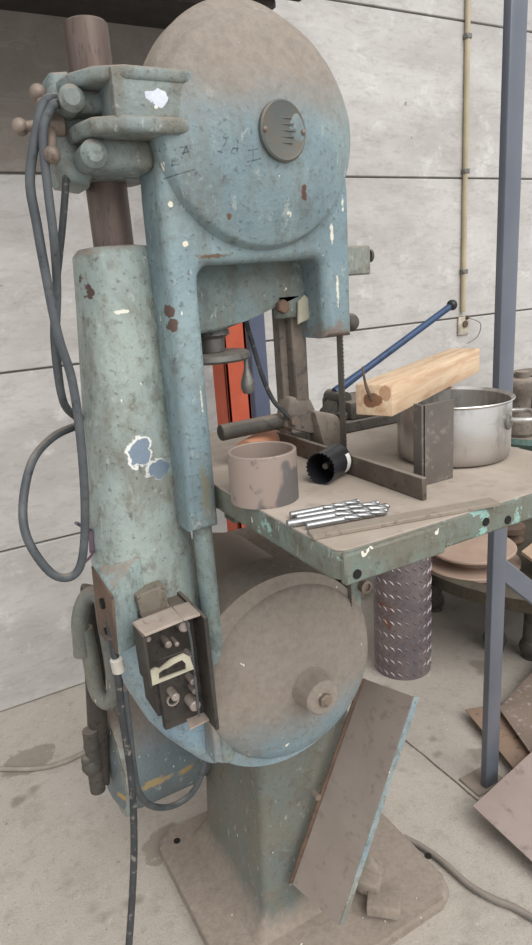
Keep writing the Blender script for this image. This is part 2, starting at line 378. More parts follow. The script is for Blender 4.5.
# upper housing
HC = (.527, 1.655)
def head_y(dx, dz, rb):
    r = math.hypot(dx, dz)
    sm = lambda v: (lambda t: t * t * (3 - 2 * t))(min(1, max(0, v)))
    y = .927
    if r < .163: y -= .013 * sm((.163 - r) / .008) + .046 * max(0, 1 - (r / .163) ** 2) ** .9
    e = rb - r; rho = (.016 + .026 * sm((dz - .02) / .12)) * sm(dz / .05) if dz > 0 else 0
    if e < rho: y += (rho - math.sqrt(max(0, rho * rho - (rho - e) ** 2))) * 1.1
    return y + (.003 if e < .0005 and dz <= 0 else 0)
def head_rb(a):
    c, q = math.cos(a), math.sin(a)
    return 1 / math.sqrt((c / .163) ** 2 + (q / .188) ** 2) if q >= 0 else .163
NA = 144; ang = [2 * PI * k / NA for k in range(NA)]
rs = []
for t in [0.002, .06, .12, .2, .28, .36, .44, .52, .6, .68, .74, .8, .84, .87, .9, .92, .94, .955, .97, .98, .988, .994, 1.0]:
    rs.append([Vector((HC[0] + math.cos(a) * head_rb(a) * t, head_y(math.cos(a) * head_rb(a) * t, math.sin(a) * head_rb(a) * t, head_rb(a)), HC[1] + math.sin(a) * head_rb(a) * t)) for a in ang])
rs.append([Vector((p.x, 1.005, p.z)) for p in rs[-1]])
U = [(.684, 1.668), (.370, 1.668), (.367, 1.63), (.364, 1.57), (.362, 1.30), (.357, 1.064), (.409, 1.064), (.411, 1.30), (.412, 1.44)] + [(x, z) for x, z in arc(.435, 1.454, .022, 180, 90, 5)] \
    + [(x, z) for x, z in arc(.618, 1.461, .015, 90, 0, 4)] + [(.633, 1.347), (.692, 1.347), (.694, 1.58)]
b = B(); b.rounded(U, .927, 1.004, .017, 6); b.rings(rs); ud = b.build('upper_wheel_housing', m_head, saw, sharp=50)
# badge
bc = ay(281, 132, .876); bc.y = head_y(bc.x - HC[0], bc.z - HC[1], .174) + .0012
b = B(); b.lathe([(.0405, .012), (.0405, -.001), (.038, -.003), (.035, -.002), (0, -.002)], bc, (-.12, 1, 0), 40)
bad = b.build('badge', m_badge, ud, label='bronze oval badge')
b = B()
for i in range(5):
    b.box(bc.x - .02 + .003 * abs(i - 2), bc.x + .02 - .003 * abs(i - 2), bc.y - .0028, bc.y - .0015, bc.z + .016 - i * .008, bc.z + .018 - i * .008)
b.build('raised_lettering', m_badge, bad)
for s_ in (-1, 1):
    B().ball((bc.x + s_ * .034, bc.y - .003 + s_ * .004, bc.z), .0038, 10).build('rivet', m_bolt, bad)
# blade return rod, left
b = B(); b.cyl((.3875, .957, .60), (.3875, .957, 1.08), .0165, seg=20); b.build('guard_rod', paint('rod_paint', '7f9294', '8a9792', grime=.9, chips=.4), saw)
B().box(.690, .757, .958, 1.0, 1.446, 1.495, .003, 1).build('tracking_block', paint('block_paint', '87938c', '8e8f86', grime=1, chips=.3), saw)
b = B(); b.cyl((.75, .98, 1.478), (.776, .98, 1.478), .005); b.lathe([(.004, 0), (.0115, .002), (.0115, .007), (.004, .010)], (.766, .98, 1.478), (1, 0, 0), 16); b.build('tracking_screw', m_iron, saw)
B().ball((.716, .97, 1.366), .0165, 18).build('ball_knob', m_iron, saw)
# trough casting under the head
b = B(); b.prism([(.40, 1.482), (.66, 1.482), (.662, 1.436), (.62, 1.418), (.515, 1.386), (.47, 1.374), (.40, 1.372)], .985, 1.06, .006, 2)
b.build('trough_casting', m_trough, saw)
# tension handwheel
hw = B(); c = Vector((.472, 1.035, 0)); hw.lathe([(.03, 1.376), (.032, 1.366), (.022, 1.36), (.021, 1.338), (.012, 1.33), (.012, 1.318)], (c.x, c.y, 0), (0, 0, 1), 24)
hw.lathe([(.0, 1.337), (.058, 1.337), (.063, 1.334), (.064, 1.326), (.060, 1.322), (.05, 1.325), (0, 1.328)], (c.x, c.y, 0), (0, 0, 1), 40)
hwo = hw.build('handwheel', m_graysteel, saw)
hx = c + Vector((.047, -.03, 0)); b = B(); b.lathe([(.004, 1.325), (.0045, 1.306), (.0075, 1.296), (.012, 1.282), (.0125, 1.272), (.009, 1.263), (.0, 1.261)], (hx.x, hx.y, 0), (0, 0, 1), 16); b.build('handle', m_graysteel, hwo)
# column, clamp, sleeve
YC = 1.05
b = B(); b.lathe([(.031, 1.45), (.031, 1.815), (.028, 1.818), (.0, 1.818)], (.327, YC, 0), (0, 0, 1), 36)
b.build('column', m_rusttube, saw)
cl = B(); CA = (.327, YC, 0)
cl.prism([(.475, .895), (.322, .895), (.285, .912), (.262, .95), (.25, 1.02), (.256, 1.08), (.29, 1.11), (.33, 1.12), (.475, 1.0)], 1.706, 1.724, .006, 3, 'z')
cl.prism([(.475, .893), (.315, .893), (.275, .915), (.262, .96), (.258, 1.03), (.275, 1.09), (.33, 1.12), (.475, 1.0)], 1.645, 1.666, .007, 3, 'z')
cl.prism([(.304, 1.65), (.465, 1.65), (.465, 1.72), (.304, 1.72)], .898, .96, .004, 2)
cl.box(.32, .42, .93, 1.03, 1.65, 1.722, .004, 2)
cl.pipe((CA[0], CA[1], 1.605), (CA[0], CA[1], 1.655), .056, .03, 36)
cl.pipe((CA[0], CA[1], 1.675), (CA[0], CA[1], 1.73), .048, .03, 36)
cl.prism([(.250, 1.598), (.285, 1.592), (.30, 1.62), (.295, 1.71), (.275, 1.738), (.252, 1.735), (.236, 1.69), (.232, 1.645)], .985, 1.07, .012, 3)
cl.cyl((.262, .935, 1.692), (.272, 1.03, 1.692), .017, seg=22, ch=.007)
cl.box(.264, .32, .95, 1.03, 1.678, 1.708, .013, 4)
cl.cyl((.279, .925, 1.625), (.285, 1.02, 1.625), .018, seg=22, ch=.007)
cl.box(.28, .37, .94, 1.04, 1.606, 1.648, .014, 4)
clo = cl.build('column_clamp', m_clamp, saw)
hd = B(); hc = ay(50, 125, .99)
for px, py in ((38, 93), (20, 127), (52, 155)):
    p = ay(px, py, 1.0 if py < 150 else .95); hd.tube([hc, hc.lerp(p, .5), p], .008, 10, 4, lambda t: .0085 - .002 * t); hd.ball(p, .0115, 14)
hd.cyl(hc + Vector((-.008, 0, 0)), hc + Vector((.02, 0, 0)), .016, seg=18, ch=.004)
hd.build('clamp_handle', m_bolt, saw)
def sl(z, x0, x1, d=.078, yc=1.06, n=32, e=2.7):
    r = []
    for j in range(n):
        a = 2 * PI * j / n; ca, sa = math.cos(a), math.sin(a)
        r.append(Vector(((x0 + x1) / 2 + (x1 - x0) / 2 * math.copysign(abs(ca) ** (2 / e), ca), yc + d * math.copysign(abs(sa) ** (2 / e), sa), z)))
    return r
b = B(); b.rings([sl(*q) for q in ((1.515, .291, .364, .045), (1.513, .276, .378, .056), (1.503, .267, .384, .064), (1.44, .263, .387, .068), (1.28, .249, .389, .072), (1.05, .226, .395, .078), (.95, .222, .40, .08), (.91, .224, .402, .082))])
b.build('column_sleeve', m_sleeve, saw)
b = B(); b.rings([sl(*q) for q in ((.925, .224, .40, .080), (.86, .228, .405, .084), (.80, .236, .41, .086), (.74, .25, .415, .086), (.68, .272, .42, .08), (.64, .295, .425, .075), (.60, .325, .43, .07), (.565, .352, .432, .062), (.545, .37, .43, .05))])
b.box(.36, .52, 1.05, 1.22, .60, .88, .03, 4)
b.build('sleeve_foot', m_belly, saw)
# machined pad on the sleeve
b = B(); b.hexa([(.213, .935, .888), (.285, .978, .880), (.285, 1.06, .885), (.213, 1.05, .875), (.218, .935, 1.0), (.285, .982, 1.03), (.285, 1.06, 1.04), (.218, 1.05, 1.012)], .006, 2)
pad = b.build('mounting_pad', paint('pad_paint', '8f9f9f', '9aa8a4', grime=.8, chips=.5, up=(.8, 1.)), saw)
b = B(); b.hexa([(.2105, .935, .893), (.214, .935, .893), (.214, 1.045, .88), (.2105, 1.045, .88), (.2155, .931, .995), (.219, .931, .995), (.219, 1.045, 1.006), (.2155, 1.045, 1.006)], .001, 1)
b.build('bare_face', m_rustmet, pad, label='rusty bare metal face')
for y, z, r in ((.985, .962, .009), (.985, .912, .006)): B().cyl((.2085, y, z), (.217, y, z), r, seg=14).build('bolt_hole', m_hole, pad)
# name plate
P0 = [ay(px, py, .960) for px, py in ((135, 595), (163, 584), (168, 605), (141, 618))]
b = B(); fr4 = [p + Vector((0, -.006, 0)) for p in P0]; bk = [p + Vector((0, .03, 0)) for p in P0]
b.hexa([fr4[3], fr4[2], bk[2], bk[3], fr4[0], fr4[1], bk[1], bk[0]], .001, 1)
npl = b.build('name_plate', metal('plate_tin', '7d7568', '8a8174', '6c6459', rough=.7, met=.2), saw, label='small brown rivetted plate')
cc = sum(fr4, Vector()) / 4
for p in fr4:
    B().ball(p.lerp(cc, .1) + Vector((0, -.001, 0)), .0032, 10).build('rivet', m_bolt, npl)
# switch box, open
T = [Vector(p) for p in ((.238, .918, .95), (.337, .928, .95), (.337, .876, .95), (.242, .869, .95))]
def off(p, dx=0, dy=0, dz=0): return Vector((p.x + dx, p.y + dy, p.z + dz))
sw = B(); sw.hexa([off(T[3], 0, 0, -.005), off(T[2], -.028, .002, -.005), off(T[1], -.028, .0, -.005), off(T[0], 0, 0, -.005), T[3], off(T[2], -.028, .002, 0), off(T[1], -.028, 0, 0), T[0]], .0012, 1)
box = B(); box.box(.243, .342, .918, .928, .85, .948, .002, 1); box.box(.268, .342, .916, .93, .735, .87, .002, 1); box.box(.262, .34, .926, .99, .76, .94)
box.hexa([(.2395, .870, .858), (.2435, .870, .856), (.2435, .92, .852), (.2395, .92, .856), (.2385, .870, .946), (.2425, .870, .946), (.2425, .92, .946), (.2385, .92, .946)])
swo = box.build('switch_box', m_black, saw, label='open black switch box with its cover gone')
sw.box(.309, .338, .878, .928, .945, .95, .001, 1)
sw.build('top_cover', m_tan, swo)
b = B(); b.cyl(T[0].lerp(T[2], .35) + Vector((-.006, 0, -.001)), T[0].lerp(T[2], .35) + Vector((-.006, 0, .0025)), .0135, seg=22); b.build('knockout_cap', m_tan, swo)
B().box(.339, .346, .868, .985, .735, .945, .001, 1).build('side_plate', m_black, swo)
fl = [ay(px, py, .872) for px, py in ((152, 686), (149, 672), (156, 668), (160, 669), (171, 660), (184, 654), (190, 657), (194, 669))]
fi = [ay(px, py, .872) for px, py in ((159, 680), (159, 673), (163, 670), (168, 668), (174, 664), (182, 660), (186, 664), (186, 670))]
b = B(); n = len(fl); rs = []
for i in range(n):
    o_, i_ = fl[i], fi[i]; rs.append([o_, i_, i_ + Vector((0, .004, 0)), o_ + Vector((0, .004, 0))])
b.rings(rs, False, True); b.build('cover_gasket', m_cream, swo)
for px, py, r in ((182, 624, .0095), (190, 656, .005), (192, 680, .006), (194, 690, .005), (174, 695, .007), (193, 703, .0095), (167, 643, .006), (176, 643, .004), (147, 638, .005)):
    p = ay(px, py, .90); B().cyl((p.x, .93, p.z), (p.x, .897 - r, p.z), r, seg=14, ch=.002).build('terminal', m_pin, swo)
b = B(); p = ay(176, 704, .9); b.lathe([(.0085, 0), (.011, 0), (.011, .004), (.0085, .004)], (p.x, .912, p.z), (0, 1, 0), 20, True); b.build('wire_loop', m_pin, swo)
b = B(); b.tube([ay(px, py, .885) for px, py in ((186, 618), (191, 640), (193, 660), (196, 685), (199, 716))], .0022, 8, 5); b.build('wire', m_cable, swo)
t4 = [az(px, py, .742) for px, py in ((189, 718), (207, 708), (214, 717), (190, 729))]
b = B(); b.hexa([t4[3] + Vector((0, 0, -.003)), t4[2] + Vector((0, 0, -.003)), t4[1] + Vector((0, .03, -.003)), t4[0] + Vector((0, .03, -.003)), t4[3], t4[2], t4[1] + Vector((0, .03, 0)), t4[0] + Vector((0, .03, 0))], .0008, 1)
b.build('bottom_tab', m_tan, swo)
# blade
b = B(); z0, z1, n = .74, 1.40, 100
pr = [(.952, z0), (.952, z1)]
for i in range(n):
    z = z1 - (z1 - z0) * i / n; pr += [(.934, z), (.9365, z - (z1 - z0) / n * .9)]
b.prism(pr, .6725, .6745, 0, 1, 'x'); b.build('blade', m_blade, saw)
# guide bar and bracket
b = B(); b.box(.612, .642, 1.0, 1.04, 1.225, 1.45, .003, 1); b.box(.598, .613, 1.02, 1.045, 1.17, 1.45, .002, 1); b.build('guide_bar', m_duststeel, saw)
b = B(); b.hexa([(.585, 1.0, 1.19), (.672, .99, 1.158), (.672, 1.03, 1.158), (.585, 1.04, 1.19), (.60, 1.0, 1.245), (.645, 1.0, 1.235), (.645, 1.03, 1.235), (.60, 1.04, 1.245)], .006, 2)
b.hexa([(.648, .965, 1.142), (.698, .968, 1.138), (.698, 1.0, 1.138), (.648, 1.02, 1.142), (.64, .985, 1.215), (.69, .975, 1.20), (.69, 1.0, 1.20), (.64, 1.02, 1.215)], .008, 2)
gbk = b.build('guide_bracket', m_duststeel, saw)
B().cyl((.60, 1.0, 1.203), (.60, .985, 1.203), .009, seg=6).build('bolt', m_bolt, gbk)
b = B(); b.cyl((.465, 1.02, 1.198), (.60, 1.02, 1.2), .0145, seg=22, ch=.002); b.build('guide_shaft', m_iron, saw)
b = B(); b.tube([ay(*p) for p in ((243, 312, 1.0), (250, 335, 1.03), (262, 375, 1.03), (273, 400, 1.02), (284, 412, 1.0), (290, 418, .995))], .0045, 8, 6); b.build('hose', m_blackcable, saw)
b = B(); b.box(.575, .66, .985, 1.0, 1.383, 1.425, .006, 2); cb = b.build('rear_lug', m_trough, saw)
B().cyl((.583, .985, 1.404), (.583, .972, 1.404), .012, seg=6, ch=.002).build('bolt', m_rustmet, cb)
b = B(); b.prism([(.612, 1.372), (.634, 1.378), (.64, 1.41), (.628, 1.42), (.614, 1.41)], .976, .984, .002, 1); b.build('cream_tab', m_cream, cb)
# table
ZT = 1.13; HT = 1.088
def table_top():
    s = NT('table_top_dust'); n = s.noise(6, 7, .65); n2 = s.noise(40, 5, .65)
    c = s.mix(s.step(n, .35, .65), 'b3a69a', 'a39689'); c = s.mix(s.math('MULTIPLY', s.step(n2, .55, .75), .5), c, '84786d')
    c = s.mix(s.math('MULTIPLY', s.step(s.noise(14, 4), .6, .72), .5), c, '8d8378')
    s.bump(n2, .2, .001); return s.done(c, .85, 0, .25)
XR = .935
out = arc(.433, .618, .018, 180, 270, 6) + [(XR - .01, .60), (XR, .61), (XR, 1.31), (XR - .01, 1.32), (.415, 1.32)]
b = B(); b.prism(out, HT, ZT - .002, .004, 2, 'z'); b.box(.42, .585, .594, .606, HT - .004, ZT - .004, .003, 1); b.box(.70, .90, .70, 1.0, 1.05, 1.09); b.box(.45, .72, .96, 1.0, 1.05, 1.09)
tbl = b.build('table', m_table, saw)
b = B(); b.prism([(x * .998 + .0012, y * .998 + .002) for x, y in out], ZT - .003, ZT, .001, 1, 'z'); b.build('table_surface', table_top(), tbl)
for px, py in ((357, 574), (489, 523), (511, 521)):
    p = ay(px, py, .594); B().cyl((p.x, .5925 if px < 400 else .5985, p.z), (p.x, .61, p.z), .0062, seg=16).build('bolt_hole', m_hole, tbl)
B().box(.66, .68, .932, 1.1, ZT - .001, ZT + .0006).build('blade_slot', m_hole, tbl)
b = B(); b.box(.705, .735, .985, 1.035, .66, 1.092, .005, 2); sb = b.build('table_bracket', paint('bracket_paint', '7f9690', '86938a', grime=.8, chips=.4), saw)
for px, py, r in ((363, 585, .014), (362, 617, .006)):
    p = ay(px, py, .985); b = B(); b.lathe([(r, .004), (r, -.014), (r * .6, -.015), (r * .5, -.010), (0, -.010)], (p.x if px > 362 else .722, .985, p.z), (0, 1, 0), 18); b.build('bolt', m_bolt, sb)
# chute
A_, C_, Bb, D_ = Vector((.532, .995, .166)), Vector((.745, .995, .605)), Vector((.568, .875, .148)), Vector((.776, .875, .618))
b = B(); b.slab([A_, C_, D_, Bb], .003, 4); ch = b.build('chute', m_chute, saw)
dn = (C_ - A_).normalized(); nn = dn.cross(Vector((0, 1, 0))).normalized()
if nn.x < 0: nn = -nn
b = B(); b.hexa([Bb + Vector((0, -.002, 0)), Bb + Vector((0, -.002, 0)) + nn * .016, Bb + nn * .016 + Vector((0, .003, 0)), Bb + Vector((0, .003, 0)), D_ + Vector((0, -.002, 0)), D_ + nn * .016 + Vector((0, -.002, 0)), D_ + nn * .016 + Vector((0, .003, 0)), D_ + Vector((0, .003, 0))], .001, 1)
b.build('chute_flange', m_chute_edge, ch, label='pale blue chipped edge flange')
b = B(); b.hexa([A_ + Vector((0, 0, 0)) - nn * .012, A_ + nn * .002, A_ + nn * .002 + Vector((0, .004, 0)), A_ - nn * .012 + Vector((0, .004, 0)), C_ - nn * .012, C_ + nn * .002, C_ + nn * .002 + Vector((0, .004, 0)), C_ - nn * .012 + Vector((0, .004, 0))], .001, 1)
b.build('chute_lip', m_rustmet, ch)
p = ay(316, 795, .99); B().cyl((p.x, 1.0, p.z), (p.x, .98, p.z), .007, seg=12).build('bolt', m_bolt, ch)
# pedal
def quadbox(b, q, z0, z1, r):
    P = [az(px, py, z1) for px, py in q]; c = [Vector((p.x, p.y, z0)) for p in P] + P
    b.hexa(c, r, 2); return b
pd = quadbox(B(), ((362, 888), (384, 897), (404, 894), (376, 924)), .03, .075, .006); quadbox(pd, ((376, 924), (362, 890), (388, 886), (404, 897)), .03, .062, .004)
pd = B(); pd.box(-.032, .032, -.038, .038, 0, .028, .005, 2, Matrix.Translation(az(384, 908, .045)) @ Matrix.Rotation(math.radians(48), 4, 'Z') @ Matrix.Rotation(math.radians(8), 4, 'Y'))
pd.box(-.022, .022, -.026, .026, 0, .034, .006, 2, Matrix.Translation(az(370, 889, .05)) @ Matrix.Rotation(math.radians(35), 4, 'Z'))
pd.build('foot_pedal', m_base, saw)
# motor
YM, ZM = 1.42, .345
b = B(); b.lathe([(.05, .245), (.11, .25), (.135, .262), (.145, .285), (.148, .30), (.148, .44), (.14, .48), (.11, .52), (.05, .53)], (0, YM, ZM), (1, 0, 0), 40)
mo = b.build('motor', m_motor, saw)
b = B(); b.lathe([(.13, .262), (.154, .264), (.156, .272), (.152, .284), (.13, .286)], (0, YM, ZM), (1, 0, 0), 40, True); b.build('end_ring', paint('ring_paint', '8e9a98', '9d9c90', grime=.9, chips=.5), mo)
b = B(); b.box(.42, .52, 1.30, 1.40, .30, .42, .01, 2); b.build('motor_bracket', m_iron, mo)
Q = [ay(px, py, 1.32) for px, py in ((94, 785), (112, 790), (104, 592), (84, 588))]; dv = Vector((.0, .05, 0))
bg = B(); bg.hexa([Q[0], Q[1], Q[1] + dv, Q[0] + dv, Q[3], Q[2], Q[2] + dv, Q[3] + dv], .015, 3)
bgo = bg.build('belt_guard', m_black, saw)
b = B(); b.tube([ay(*p) for p in ((82, 655, 1.24), (80, 618, 1.24), (88, 596, 1.24), (101, 598, 1.22), (106, 625, 1.2), (112, 660, 1.2), (115, 690, 1.2), (108, 702, 1.22), (97, 690, 1.24), (90, 655, 1.24), (84, 628, 1.24))], .017, 12, 6)
b.build('cast_loop', paint('loop_paint', '6f716b', '7f7e75', grime=.9, chips=.2), saw)
b = B()
for px, py, r in ((92, 745, .02), (92, 765, .024), (98, 782, .016), (88, 760, .016)): b.ball(ay(px, py, 1.33), r, 12)
b.cyl(ay(90, 730, 1.33), ay(98, 790, 1.33), .018, seg=10); b.build('chain_tensioner', m_iron, saw)
b = B(); b.cyl(ay(92, 530, 1.05), ay(93, 552, 1.05), .006, seg=10); b.tube([ay(*p) for p in ((76, 523, 1.0), (82, 526, 1.03), (90, 530, 1.05))], .003, 6, 4); b.tube([ay(*p) for p in ((92, 552, 1.05), (91, 556, 1.02), (82, 565, 1.0))], .0025, 6, 4)
b.build('wire_terminal', plain('purple_terminal', '5a4656', .5, 0, '6b5a66'), saw)

# ------------------------------------------------------------------ cables
def cable(name, pts, r, mat, label, cat='cable', sub=6):
    P = [ay(*p) if len(p) == 3 else Vector(p[3]) for p in pts]
    return tag(B().tube(P, r, 10, sub).build(name, mat, None, P[0]), label, cat)
cable('power_cable', [(66, 118, 1.03), (60, 103, .99), (52, 99, .965), (44, 104, .965), (37, 130, .965), (30, 180, .97), (37, 225, .97), (45, 270, .97), (58, 335, .97), (72, 380, .97), (81, 443, .97), (85, 510, .975), (82, 560, .98), (70, 577, .985), (50, 572, .99), (28, 540, 1.0), (23, 505, 1.03), (32, 462, 1.06), (52, 438, 1.1), (74, 427, 1.14), (95, 422, 1.16)],
      .0068, m_cable, 'grey rubber cable looped over the clamp handle, curling into a big ring at left')
cable('power_cable', [(68, 122, 1.02), (63, 106, .98), (56, 104, .955), (50, 110, .955), (43, 135, .955), (48, 190, .955), (54, 240, .955), (57, 290, .985), (56, 340, .99), (61, 392, 1.0), (70, 412, 1.05), (84, 420, 1.10), (100, 424, 1.145)],
      .006, m_cable, 'shorter dark cable hung over the clamp handle and vanishing behind the column sleeve')
cable('thin_cable', [(68, 132, 1.05), (67, 155, 1.02), (66, 180, .99), (63, 220, .99), (59, 260, 1.0), (55, 300, 1.02), (54, 345, 1.03), (62, 400, 1.05), (76, 418, 1.09), (92, 430, 1.13)],
      .0052, m_blackcable, 'thin black cable hanging closest to the bare steel column')
cable('supply_cable', [(107, 600, 1.0), (112, 640, .96), (117, 668, .94), (122, 715, .94), (129, 760, .94), (133, 800, .94), (134, 850, .93), (132, 900, .92), (128, 960, .91), (126, 1010, .90)],
      .0062, m_blackcable, 'black cable with a white tie, hanging straight down past the motor to the floor')
wt = B(); a0, a1 = ay(116, 658, .942), ay(119, 672, .942); wt.cyl(a0, a1, .0105, seg=14, ch=.002)
tag(wt.build('cable_tie', plain('white_tape', 'c9c4ba', .7, 0, 'b0a99e'), None, a0), 'dirty white tape wound round the black cable beside the motor', 'tape')
cable('motor_cable', [(124, 690, .955), (129, 730, .96), (133, 765, .97), (139, 793, 1.0), (152, 806, 1.05), (172, 806, 1.1), (192, 793, 1.1), (203, 770, 1.08), (207, 745, 1.07)],
      .0065, m_cable, 'dark grey cable sagging in a loop below the blue motor')
z_ = .007
P = [az(-20, 772, z_), az(0, 769, z_), az(30, 769, z_), az(55, 765, z_), az(80, 755, z_), az(100, 742, z_), az(125, 728, z_)]
tag(B().tube(P, .0075, 10, 6).build('floor_cable', plain('pale_cable', 'a39a8f', .7, 0, '8f867b'), None, P[2]), 'pale dusty cable on the floor at the left, running behind the motor', 'cable')
P = [az(413, 838, .009), az(425, 849, .009), az(445, 864, .009), az(470, 886, .009), az(495, 900, .009), az(515, 908, .009), az(545, 925, .009), az(600, 950, .009)]
P[0] = Vector((.915, 1.075, .009))
tag(B().tube(P, .0085, 10, 6).build('floor_cable', metal('dusty_grey_cable', '6f6b66', '827c75', rough=.7, met=0, dust=.6), None, P[2]), 'grey cable on the floor in front of the steel sheets at lower right', 'cable')

# ------------------------------------------------------------------ on the table
b = B(); b.box(.614, .623, .672, 1.12, ZT, ZT + .034, .0012, 1); b.box(.62, .64, .70, 1.12, ZT, ZT + .005)
tag(b.build('angle_iron', metal('angle_steel_brown', '5b5148', '6a6057', '4a423b', rough=.6, met=.3, dust=.75, up=(.5, .9)), None, (.62, .9, ZT)), 'long dark angle iron lying on the saw table in front of the blade', 'angle iron')
b = B(); b.box(.661, .724, .722, .728, ZT, ZT + .126, .001, 1); b.box(.659, .6655, .722, .742, ZT, ZT + .126, .001, 1)
tag(b.build('angle_iron', metal('angle_steel_dark', '67605a', '726a64', '857d75', rough=.55, met=.35, sc=12), None, (.69, .73, ZT)), 'short angle iron standing on end in front of the cooking pot', 'angle iron')
CU = (.4465, .836)
s = NT('pipe_ring_steel'); n = s.noise(9, 4, .5, s.scale((1, 1, .7))); c = s.mix(s.step(n, .56, .6), 'a08f85', '6f6b69'); c = s.mix(s.step(s.noise(50, 4), .6, .75), c, '7d7068'); s.bump(n, .1)
b = B(); b.lathe([(.046, 0), (.052, 0), (.052, .076), (.051, .077), (.0475, .077), (.0465, .076)], (CU[0], CU[1], ZT), (0, 0, 1), 56, True)
tag(b.build('pipe_offcut', s.done(c, .55, .35), None, (CU[0], CU[1], ZT)), 'short wide steel pipe ring standing on the table corner nearest the saw column', 'pipe offcut')
hs0 = Vector((.602, .862, ZT + .0262)); hsd = Vector((-.88, -.47, 0)).normalized(); hs1 = hs0 + hsd * .062
ho = thing('hole_saw', (hs0.x, hs0.y, ZT), 'black hole saw lying on its side beside the pipe ring', 'hole saw')
m_hs = plain('black_enamel', '26272a', .35, .2, '34353a')
b = B(); b.lathe([(.006, 0), (.026, 0), (.026, .058)] + [(.0245, .058), (.0245, .004), (.006, .004)], hs0, hsd, 40, True)
e1 = hsd.cross(Vector((0, 0, 1))).normalized(); e2 = hsd.cross(e1)
for k in range(24):
    a = 2 * PI * k / 24; q = hs0 + hsd * .058 + (e1 * math.cos(a) + e2 * math.sin(a)) * .0252; t_ = (-e1 * math.sin(a) + e2 * math.cos(a))
    rd = (q - hs0 - hsd * .058).normalized()
    v = [q - t_ * .0026 - rd * .0008, q + t_ * .0026 - rd * .0008, q + t_ * .0026 + rd * .0008, q - t_ * .0026 + rd * .0008]
    w_ = [p + hsd * (.0045 if i in (0, 3) else .001) for i, p in enumerate(v)]
    b.hexa(v + w_)
b.build('cup', m_hs, ho)
b = B(); b.cyl(hs0 - hsd * .012, hs0 + hsd * .045, .005, seg=12); b.build('pilot_bit', m_graysteel, ho)
ring = []
for k in range(9):
    a = math.radians(140 + k * 9); d_ = e1 * math.cos(a) + e2 * math.sin(a); o_ = hs0 + hsd * .004
    ring.append([o_ + d_ * .0258, o_ + d_ * .0266, o_ + d_ * .0266 + hsd * .012, o_ + d_ * .0258 + hsd * .012])
B().rings(ring).build('paper_label', plain('white_label', 'e6e4df', .6), ho)
# orange pipe piece
s = NT('orange_clay'); n = s.noise(18, 5); c = s.mix(s.step(n, .4, .65), 'c48a6c', 'b37a5f'); 
b = B(); oa = Vector((.508, 1.01, ZT + .024)); ob = Vector((.588, 1.07, ZT + .024)); b.pipe(oa, ob, .024, .017, 28)
tag(b.build('pipe_offcut', s.done(c, .7), None, (.545, 1.04, ZT)), 'orange pipe piece lying behind the steel ring under the round shaft', 'pipe offcut')
# drill bits
m_drill = metal('bright_drill_steel', '8e8e8e', 'a8a8a8', '6f6f6f', rough=.32, met=.85, sc=40, bump=.05)
m_shank = metal('drill_shank_steel', '8f8f90', 'a9a9a9', rough=.35, met=.8, bump=.05)
def drill(p, q, r, label):
    p, q = Vector(p), Vector(q); d = (q - p).normalized(); Ln = (q - p).length
    t = thing('drill_bit', (p.x, p.y, ZT), label, 'drill bit', 'twist drill bits on the saw table')
    b = B(); b.cyl(p, p + d * Ln * .45, r * .95, seg=16, ch=.0008); b.build('shank', m_shank, t)
    e1 = d.orthogonal().normalized(); e2 = d.cross(e1); rs = []; n = 44
    for i in range(n + 1):
        u_ = i / n; a0 = u_ * 1.7 * 2 * PI; taper = 1 if u_ < .95 else max(.1, (1 - u_) / .05); c = p + d * Ln * (.44 + .56 * u_); ringp = []
        for j in range(16):
            a = 2 * PI * j / 16; rad = r * taper * (.55 + .45 * abs(math.cos(a)) ** .6)
            ringp.append(c + (e1 * math.cos(a + a0) + e2 * math.sin(a + a0)) * rad)
        rs.append(ringp)
    b = B(); b.rings(rs); b.build('fluted_tip', m_drill, t)
dz_ = ZT + .0058
drill(az(290, 515, dz_), az(360, 501.5, dz_), .0048, 'rearmost of the four twist drills, next to the pipe ring')
drill(az(296, 517.5, dz_), az(380, 503, dz_), .0045, 'second of the four twist drills, counted from the pipe ring')
drill(az(287, 524, dz_), az(390, 506.5, dz_), .0058, 'third twist drill from the pipe ring, with the thickest shank')
drill(az(306, 526, dz_), az(388, 511, dz_), .005, 'frontmost of the four twist drills, beside the dusty flat bar')
b = B(); f0, f1 = az(310, 533, ZT + .006), az(495, 499.5, ZT + .006); fd = (f1 - f0); fd.z = 0; fl_ = fd.length; ang = math.atan2(fd.y, fd.x)
b.box(0, fl_, -.012, .012, 0, .006, .001, 1, Matrix.Translation((f0.x, f0.y, ZT)) @ Matrix.Rotation(ang, 4, 'Z'))
tag(b.build('flat_bar', metal('dusty_flat_bar', '8b8074', '978b7e', '6f665d', rough=.7, met=.1, dust=.5), None, (f0.x, f0.y, ZT)), 'narrow flat steel bar lying along the front edge of the table', 'flat bar')
